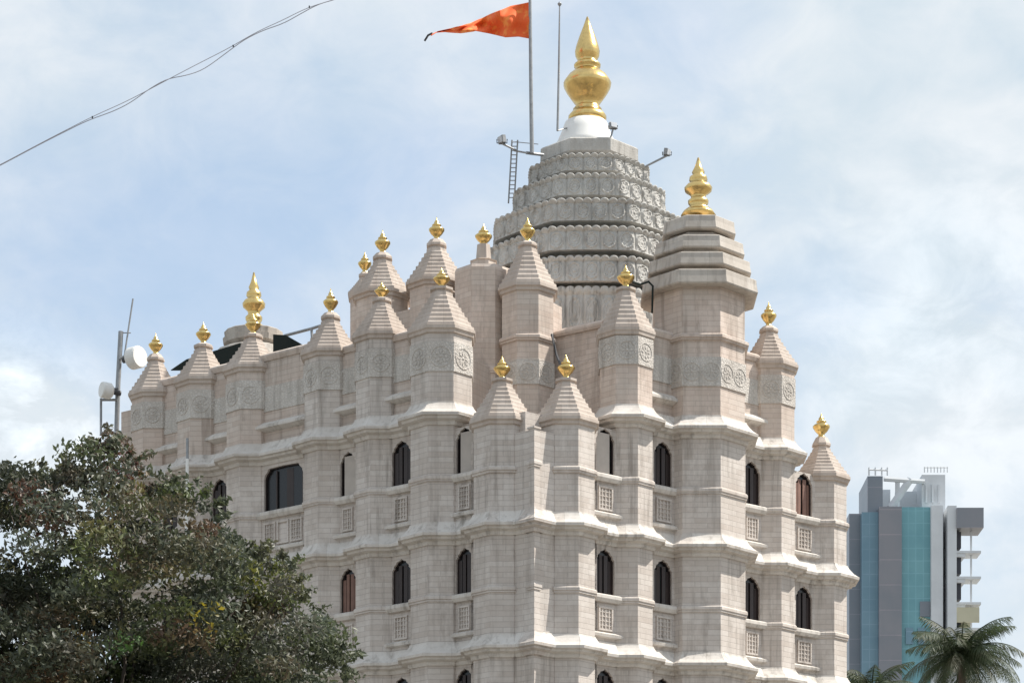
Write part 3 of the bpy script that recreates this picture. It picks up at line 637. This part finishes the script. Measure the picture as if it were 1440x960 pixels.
# little green lamp and cable beside the tower
b = MB(); b.tube([P(886, 395, 82.5), P(900, 400, 83), P(912, 396, 83.2), P(918, 402, 83.2), P(917, 440, 83.2)], 0.035, 6); tag(b.build('cable_bracket', M['tarp']), 'short dark green bracket between the tower and the turret to its left', 'bracket')
b = MB(); b.tube([P(776, 470, 83.2), P(783, 500, 83), P(791, 520, 82)], 0.045, 6); tag(b.build('rain_pipe', M['dark']), 'thin black downpipe in the gap above the two front turrets', 'downpipe')
# overhead cables
def wire(pts, Z, r_, label):
    px = [p[0] for p in pts]; xs = np.linspace(px[0], px[-1], 90); ys = np.interp(xs, px, [p[1] for p in pts])
    k = np.ones(7)/7; ys2 = np.convolve(np.pad(ys, 3, 'edge'), k, 'valid')
    b = MB(); b.tube([P(a, c, Z) for a, c in zip(xs, ys2)], r_, 5); return b
up_ = [(-60, 262), (0, 232), (60, 200), (130, 164), (180, 142), (240, 110), (290, 84), (328, 65), (360, 45), (400, 28), (435, 9), (470, 1), (560, -35)]
lo_ = [(-60, 263), (0, 233), (60, 201), (130, 166), (165, 156), (200, 134), (225, 113), (245, 108), (270, 107), (300, 90), (328, 66), (360, 46), (410, 30), (435, 10), (480, -3), (560, -34)]
cw = empty('overhead_cable', P(200, 130, 30), 'pair of thin twisted cables sagging across the sky at top left', 'cable')
b = wire(up_, 30, 0.0045, ''); b.build('wire', M['cable'], cw)
b = wire(lo_, 30, 0.005, ''); b.build('wire', M['cable'], cw)
b = MB()
for (a, c) in ((130, 165), (328, 65), (435, 10)): b.box(P(a, c, 30), (0.014, 0.014, 0.022))
b.build('cable_tie', M['dark'], cw)
# ------------------------------------------------------------------ high-rise
def tower_block():
    Z = 320.0; k = Z/F
    X = lambda px: (px-720)*k
    HR = empty('high_rise', (X(1290), Z, 0), 'distant high-rise with teal glass bands, grey walls and open balconies on its right', 'building')
    
    wht = simple('high_rise_white', (0.62, 0.64, 0.66), 0.8, 0.25, 0.4); yel = simple('high_rise_cream', (0.52, 0.49, 0.36), 0.8, 0.25, 0.4)  # high-rise colours, glass and greys too, are lightened in place of distance haze
    def glass(name, c1, c2, bw=0.9, rh=1.5, ms=0.05):
        m = mat(name, c1, 0.35); g = G(m); uv = g.n('ShaderNodeUVMap').outputs[0]
        br = g.n('ShaderNodeTexBrick'); br.offset = 0; g.l(uv, br.inputs['Vector']); br.inputs['Scale'].default_value = 1; br.inputs['Brick Width'].default_value = bw; br.inputs['Row Height'].default_value = rh
        br.inputs['Mortar Size'].default_value = ms; br.inputs['Color1'].default_value = (*c1, 1); br.inputs['Color2'].default_value = (*c2, 1); br.inputs['Mortar'].default_value = (c1[0]*1.4, c1[1]*1.25, c1[2]*1.25, 1)
        t = g.mix(g.rng(g.noise(g.pos(), 0.25, 4), 0.4, 0.65, 0, 0.5), br.outputs['Color'], (c1[0]*0.7, c1[1]*0.8, c1[2]*0.85)); g.l(t, g.b.inputs['Base Color']); return m
    tealA = glass('teal_glass', (0.15, 0.34, 0.38), (0.17, 0.365, 0.405)); tealB = glass('blue_glass', (0.15, 0.26, 0.33), (0.165, 0.28, 0.35))
    grey = glass('high_rise_grey', (0.23, 0.23, 0.25), (0.215, 0.215, 0.235), 6, 3.0, 0.05); grey2 = glass('high_rise_dark', (0.19, 0.21, 0.24), (0.18, 0.195, 0.225), 6, 3.0, 0.05)
    dk = simple('high_rise_opening', (0.03, 0.03, 0.04), 0.5, 0.2, 1)
    def blk(name, x0, x1, ytop, y0, y1, m, z0=0.0, parent=HR):
        b = MB(); zt = H(ytop, Z); b.box(Vector(((X(x0)+X(x1))/2, (y0+y1)/2, (z0+zt)/2)), (X(x1)-X(x0), y1-y0, zt-z0)); return b.build(name, m, parent)
    body = blk('wall', 1197, 1340, 716, 322, 336, grey2)
    blk('glass_band', 1213, 1236.5, 718, 320.6, 330, tealB); blk('grey_pier', 1236, 1267.5, 713, 319.6, 330, grey); blk('glass_band', 1267, 1309, 712, 320.2, 330, tealA)
    blk('white_pier', 1308.5, 1325, 712, 319.4, 330, wht); blk('white_pier', 1330.5, 1343, 714, 318.8, 334, wht)
    for i in range(9):
        y_ = 745+i*37.5
        blk('groove_window', 1325.3, 1330.2, y_, 320.9, 322.5, dk, H(y_+22, Z))
        if i == 0: blk('top_balcony_wall', 1342.5, 1380, 718, 318.4, 322.5, grey, H(746, Z))
        else:
            sb = MB(); zt = H(740+i*36, Z); xa, xb = X(1343), X(1378); sb.strip((xa, 319.2), (xb, 319.2), (0, 1), [(0, zt), (3.0, zt), (3.0, zt-0.28), (0, zt-0.28)]); sb.strip((xa, 319.3), (X(1356), 319.3), (0, 1), [(0, zt-0.285), (3.0, zt-0.285), (3.0, zt-0.7), (0, zt-0.7)]); sb.build('slab', wht, HR)
        blk('balcony_opening', 1342.8, 1351.0, 748+i*36, 319.7, 322, dk, H(771+i*36, Z))
        if i > 2: blk('balcony_wall', 1350.8, 1368, 747+i*36, 321, 330, yel, H(775+i*36, Z))
        if i > 2: blk('cream_parapet', 1343.2, 1375, 856+(i-3)*36, 318.9, 319.15, yel, H(877+(i-3)*36, Z))
        b = MB(); zt = H(740+i*36, Z) if i else H(746, Z); b.box(Vector((X(1366), 320.2, (zt+H(776+i*36, Z))/2)), (0.2, 0.2, zt-H(776+i*36, Z)-0.02)); b.build('balcony_post', wht, HR)
    blk('window', 1294, 1308, 845, 320.0, 320.5, grey2, H(866, Z))
    for wx in (1274, 1291): blk('window', wx, wx+10, 882, 319.95, 320.4, tealB, H(905, Z))
    # roof structures
    blk('roof_parapet', 1213, 1340, 708, 325, 335, grey2, H(717, Z))
    blk('roof_tank', 1221.5, 1243, 666, 321, 329, grey2, H(717, Z))
    blk('roof_tank', 1300, 1333, 661, 322, 331, wht, H(717, Z))
    blk('roof_screen', 1243.5, 1262, 670, 326, 327, wht, H(717, Z)); blk('roof_screen', 1270, 1300, 672, 326.2, 327, wht, H(717, Z))
    b = MB(); b.tube([P(1252, 714, 322), P(1280, 674, 322)], 0.5, 6); b.tube([P(1262, 714, 322), P(1262, 672, 322)], 0.3, 6); b.tube([P(1243, 673, 321.8), P(1300, 677, 321.8)], 0.3, 6)
    for i in range(8): b.tube([P(1300+i*4.6, 664, 321.9), P(1300+i*4.6, 656, 321.9)], 0.06, 5)
    b.tube([P(1300, 657, 321.9), P(1333, 657, 321.9)], 0.07, 5); b.tube([P(1222, 660, 321), P(1248, 661, 321)], 0.12, 5)
    for px_ in (1222, 1231, 1240, 1248): b.tube([P(px_, 668, 321), P(px_, 657, 321)], 0.1, 5)
    for i in range(3): b.box(Vector((X(1306+i*9), 321.8, H(688, Z))), (0.22, 0.2, 2.2))
    b.build('roof_frame', wht, HR)
tower_block()
# ------------------------------------------------------------------ vegetation
def leafmat(name, cols, rough=0.55, patch=None):
    m = mat(name, cols[0], rough); g = G(m); p = g.pos()
    at_ = g.n('ShaderNodeAttribute'); at_.attribute_name = 'tint'
    ri = g.n('ShaderNodeNewGeometry').outputs['Random Per Island']
    c = g.mix(ri, cols[0], cols[1])
    c = g.mix(g.rng(g.noise(p, 0.9, 3), 0.50, 0.64, 0, 0.75), c, cols[2])
    if patch: c = g.mix(1.0, c, at_.outputs['Color'], 'MULTIPLY')
    if patch:
        for (ctr, rad, pc) in patch:
            v = g.n('ShaderNodeVectorMath', operation='DISTANCE'); g.l(p, v.inputs[0]); v.inputs[1].default_value = ctr
            f = g.rng(v.outputs['Value'], rad*0.45, rad, 1, 0)
            f = g.math('MULTIPLY', f, g.rng(ri, 0.35, 0.55, 0.0, 1.0)); c = g.mix(f, c, pc)
    g.l(c, g.b.inputs['Base Color'])
    g.b.inputs['Specular IOR Level'].default_value = 0.5
    # thin leaves let some light through
    tr = g.n('ShaderNodeBsdfTranslucent'); g.l(c, tr.inputs[0]); ms_ = g.n('ShaderNodeMixShader'); ms_.inputs[0].default_value = 0.33
    o = g.t.nodes['Material Output']; g.l(g.b.outputs[0], ms_.inputs[1]); g.l(tr.outputs[0], ms_.inputs[2]); g.l(ms_.outputs[0], o.inputs[0])
    return m
def leaf_mesh(name, pts, tint, size, material, parent, rng):
    """many small folded leaves: each is two triangles sharing a midrib"""
    n = len(pts); d = rng.normal(size=(n, 3)); d[:, 2] -= 0.25; d /= np.linalg.norm(d, axis=1)[:, None]
    u = rng.normal(size=(n, 3)); u -= d*(u*d).sum(1)[:, None]; u /= np.linalg.norm(u, axis=1)[:, None]
    nn = np.cross(d, u); s = size*(0.65+0.7*rng.random(n))[:, None]
    v = np.empty((n, 4, 3)); v[:, 0] = pts-d*s*0.55; v[:, 1] = pts+u*s*0.26+nn*s*0.10; v[:, 2] = pts+d*s*0.55; v[:, 3] = pts-u*s*0.26+nn*s*0.10
    V = v.reshape(-1, 3); c = V.mean(0); idx = np.arange(n)*4
    f = np.stack([idx, idx+1, idx+2, idx, idx+2, idx+3], 1).reshape(-1, 3)
    me = bpy.data.meshes.new(name); me.from_pydata((V-c).tolist(), [], f.tolist()); me.materials.append(material)
    ca = me.attributes.new('tint', 'FLOAT_COLOR', 'POINT'); t4 = np.ones((n, 4, 4)); t4[:, :, :3] = tint[:, None, :]; ca.data.foreach_set('color', t4.ravel())
    o = bpy.data.objects.new(name, me); C.collection.objects.link(o); o.location = c.tolist(); attach(o, parent); return o
def inside(poly, x, y):
    c = False; j = len(poly)-1
    for i in range(len(poly)):
        xi, yi = poly[i]; xj, yj = poly[j]
        if (yi > y) != (yj > y) and x < (xj-xi)*(y-yi)/(yj-yi)+xi: c = not c
        j = i
    return c
def big_tree():
    rng = np.random.default_rng(11); TZ = 46.0
    base = P(130, 0, TZ); base.z = 0
    T = empty('broadleaf_tree', base, 'large dark leafy tree with reddish and yellow patches in front of the temple', 'tree')
    outline = [(-260, 760), (-150, 700), (-60, 672), (0, 672), (45, 662), (80, 672), (105, 648), (135, 628), (160, 618), (182, 640), (205, 672), (240, 680), (275, 690), (300, 705), (310, 740), (318, 775), (350, 785), (385, 776), (412, 800),
               (420, 835), (440, 862), (462, 890), (478, 925), (485, 960), (480, 1020), (440, 1120), (380, 1200), (250, 1260), (50, 1280), (-150, 1240), (-260, 1100)]
    holes = [(102, 692, 14), (118, 712, 9), (150, 778, 13), (172, 795, 10), (140, 810, 8), (188, 838, 11), (212, 832, 10), (236, 840, 11), (200, 760, 8), (95, 790, 9), (320, 842, 8), (60, 690, 8), (285, 812, 7)]
    cl = []
    for (px, py) in [(112, 662), (128, 645), (145, 630), (160, 632), (172, 650), (150, 660), (190, 668), (130, 670), (215, 690), (245, 695), (270, 705), (290, 715), (300, 740), (175, 690), (40, 675), (75, 685), (10, 690), (225, 720), (400, 820), (380, 792), (355, 800), (440, 880), (460, 915), (300, 770)]: cl.append((px, py, TZ+rng.uniform(-1, 1), rng.uniform(0.16, 0.24)))
    while len(cl) < 600:
        px = rng.uniform(-260, 500); py = rng.uniform(610, 1280)
        if not inside(outline, px, py): continue
        # depth: the crown is a rounded body
        e = ((px-110)/400)**2+((py-960)/360)**2; dz = 3.6*math.sqrt(max(0.05, 1-min(1, e)))
        z = TZ+rng.uniform(-1, 1)*dz
        # keep the big clumps off the silhouette
        cl.append((px, py, z, rng.uniform(0.26, 0.55)))
    for _ in range(260):
        px = rng.uniform(-240, 420); py = rng.uniform(800, 1250)
        if inside(outline, px, py-60) and inside(outline, px+50, py): cl.append((px, py, TZ+rng.uniform(1.0, 4.0), rng.uniform(0.45, 0.6)))
    pts = []; tints = []; last = 0
    pal = [(0.85, 0.85, 0.9), (0.62, 0.65, 0.68), (1.0, 1.05, 0.85), (1.2, 1.3, 0.8), (1.3, 0.85, 0.8), (1.1, 0.95, 0.9), (0.5, 0.52, 0.55), (1.7, 1.6, 1.0), (1.1, 1.12, 1.3)]; pw = [.24, .17, .15, .08, .04, .06, .11, .03, .12]
    cents = []
    for (px, py, z, r) in cl:
        c = np.array(P(px, py, z)); cents.append(c)
        m_ = int(230*(r/0.45)**2*1.35); d = rng.normal(size=(m_, 3)); d /= np.linalg.norm(d, axis=1)[:, None]
        rr = r*(0.25+0.85*rng.random(m_)**0.6)[:, None]; q = c+d*rr*np.array([1.15, 1.15, 0.62]); q = q[(d[:, 2] > -0.45) | (rng.random(m_) < 0.4)]; pts.append(q); tints.append(np.tile(np.array(pal[rng.choice(9, p=pw)])*rng.uniform(0.8, 1.2), (len(q), 1)))
    # ragged sprays along the silhouette
    for i in range(len(outline)-1):
        (x0, y0), (x1, y1) = outline[i], outline[i+1]
        if max(y0, y1) > 1000: continue
        for k in range(max(1, int(math.hypot(x1-x0, y1-y0)/9))):
            f = rng.random(); cx_, cy_ = x0+(x1-x0)*f, y0+(y1-y0)*f
            ln = rng.uniform(6, 26); a = rng.uniform(-1.1, 1.1); dx, dy = (x1-x0), (y1-y0); nl = math.hypot(dx, dy); ox, oy = dy/nl, -dx/nl
            zz = TZ+rng.uniform(-1.2, 1.2); m_ = int(rng.uniform(12, 34))
            for j in range(m_):
                g_ = rng.random(); pts.append(np.array([P(cx_+ox*ln*g_+math.sin(a)*ln*g_*0.6+rng.normal()*2.8, cy_+oy*ln*g_+rng.normal()*2.8, zz+rng.normal()*0.05)]))
    for (x0, y0, x1, y1) in ((440, 930, 508, 918), (400, 812, 432, 842), (150, 640, 168, 612), (440, 905, 500, 948), (350, 790, 383, 764), (20, 680, 10, 660)):
        for j in range(260):
            g_ = rng.random(); wd = 13*(1-g_*0.7); pts.append(np.array([P(x0+(x1-x0)*g_+rng.normal()*wd*0.6, y0+(y1-y0)*g_+rng.normal()*wd*0.6, TZ-0.4+rng.normal()*0.25)]))
    k_ = sum(len(q) for q in tints); pts = np.concatenate(pts); tints = np.concatenate(tints+[np.ones((len(pts)-k_, 3))*1.1])
    # real gaps through the crown
    sx = 720+F*pts[:, 0]/pts[:, 1]; sy = HOR-F*(pts[:, 2]-EYE)/pts[:, 1]; keep = np.ones(len(pts), bool)
    for (hx, hy, hr) in holes:
        dd = np.hypot((sx-hx)*(0.8+0.3*np.sin(sy*0.4)), sy-hy)/hr; keep &= ~((dd < 1.0+0.35*rng.normal(size=len(pts))) & (rng.random(len(pts)) > 0.06))
    pts = pts[keep]; tints = tints[keep]
    dark = (0.058, 0.070, 0.040)
    pat = [(tuple(P(150, 665, TZ)), 1.0, (0.16, 0.06, 0.055)), (tuple(P(40, 720, TZ-2)), 1.1, (0.11, 0.055, 0.035)), (tuple(P(380, 815, TZ-1)), 0.75, (0.17, 0.17, 0.03)), (tuple(P(370, 800, TZ+1)), 0.9, (0.14, 0.16, 0.03)), (tuple(P(295, 862, TZ-2.6)), 0.42, (0.42, 0.33, 0.025)),
           (tuple(P(122, 885, TZ-3)), 0.42, (0.36, 0.24, 0.03)), (tuple(P(100, 945, TZ-2)), 1.3, (0.17, 0.10, 0.05)), (tuple(P(190, 760, TZ-2)), 1.3, (0.13, 0.10, 0.06)), (tuple(P(195, 910, TZ-3)), 0.7, (0.07, 0.15, 0.03)), (tuple(P(250, 710, TZ-1)), 0.8, (0.10, 0.14, 0.03))]
    lm = leafmat('broadleaf_foliage', (dark, (0.115, 0.13, 0.075), (0.105, 0.092, 0.065)), 0.5, pat)
    leaf_mesh('crown', pts, tints, 0.105, lm, T, rng)
    b = MB(); trunk_top = P(140, 1150, TZ)
    b.tube([base, base+Vector((0.1, 0, 2.5)), base+Vector((-0.1, 0.1, 5)), trunk_top], [0.42, 0.34, 0.3, 0.24], 12); b.build('trunk', M['bark'], T)
    b = MB()
    for i in rng.choice(len(cents), 60, replace=False):
        c = Vector(cents[i]); mid = trunk_top.lerp(c, 0.5)+Vector((rng.normal()*0.5, rng.normal()*0.5+0.5, -0.1)); b.tube([trunk_top, trunk_top.lerp(mid, 0.5), mid, mid.lerp(c, 0.5)+Vector((rng.normal()*.1, 0, 0.1)), c], [0.09, 0.05, 0.03, 0.018, 0.008], 5)
    b.build('limb', M['bark'], T); T.children[-1]['kind'] = 'stuff'
big_tree()
def palm(px, py, Z, scale, nf, seed, label):
    rng = np.random.default_rng(seed); top = P(px, py, Z); base = Vector((top.x+0.6, top.y, 0))
    T = empty('palm_tree', base, label, 'palm tree', 'coconut palms beside the high-rise')
    b = MB(); hs = top.z; b.tube([base, base+Vector((-0.1, 0, hs*0.3)), Vector((top.x+0.2, top.y, hs*0.7)), top], [0.26, 0.2, 0.16, 0.13], 10); b.build('trunk', M['bark'], T)
    lm = palm_mat
    for i in range(nf):
        az = 2*math.pi*(i*0.381966)+rng.uniform(-.2, .2); el = R(74-(i/nf)*105+rng.uniform(-8, 8)); Ln = scale*rng.uniform(0.85, 1.1)*(0.8 if i < 4 else 1)
        hd = Vector((math.cos(az), math.sin(az), 0)); p = Vector(top); pts_ = [Vector(p)]; e_ = el; S = 14; side0 = hd.cross(Vector((0, 0, 1)))
        sag = rng.uniform(0.075, 0.12)
        for k in range(S): p = p+(hd*math.cos(e_)+Vector((0, 0, math.sin(e_))))*Ln/S; e_ -= sag; pts_.append(Vector(p))
        b = MB(); b.tube(pts_, [0.035*(1-k/S*0.8) for k in range(S+1)], 5)
        for k in range(1, S):
            for sub in range(4):
                f = k+sub/4; a0 = pts_[int(f)].lerp(pts_[min(S, int(f)+1)], f-int(f)); tdir = (pts_[min(S, int(f)+1)]-pts_[int(f)]).normalized()
                ll = Ln*0.30*math.sin(math.pi*(0.12+0.86*f/S))**0.7*rng.uniform(0.8, 1.1)
                for s_ in (-1, 1):
                    dr = (side0*s_*0.8+tdir*0.75+Vector((0, 0, -0.35-rng.uniform(0, .45)))).normalized(); wd = tdir*0.016
                    mid = a0+dr*ll*0.5; tip = a0+dr*ll+Vector((0, 0, -ll*0.22))
                    b.face([a0-wd*0.6, mid-wd, tip, mid+wd, a0+wd*0.6])
        b.build('frond', lm, T, merge=False)
palm_mat = leafmat('palm_foliage', ((0.04, 0.065, 0.028), (0.075, 0.095, 0.05), (0.075, 0.07, 0.04)), 0.6)
palm(1352, 922, 98, 2.5, 46, 3, 'coconut palm with feathery fronds in front of the high-rise balconies, at the right edge')
palm(1226, 975, 104, 2.2, 30, 5, 'lower coconut palm whose top shows between the temple and the high-rise')
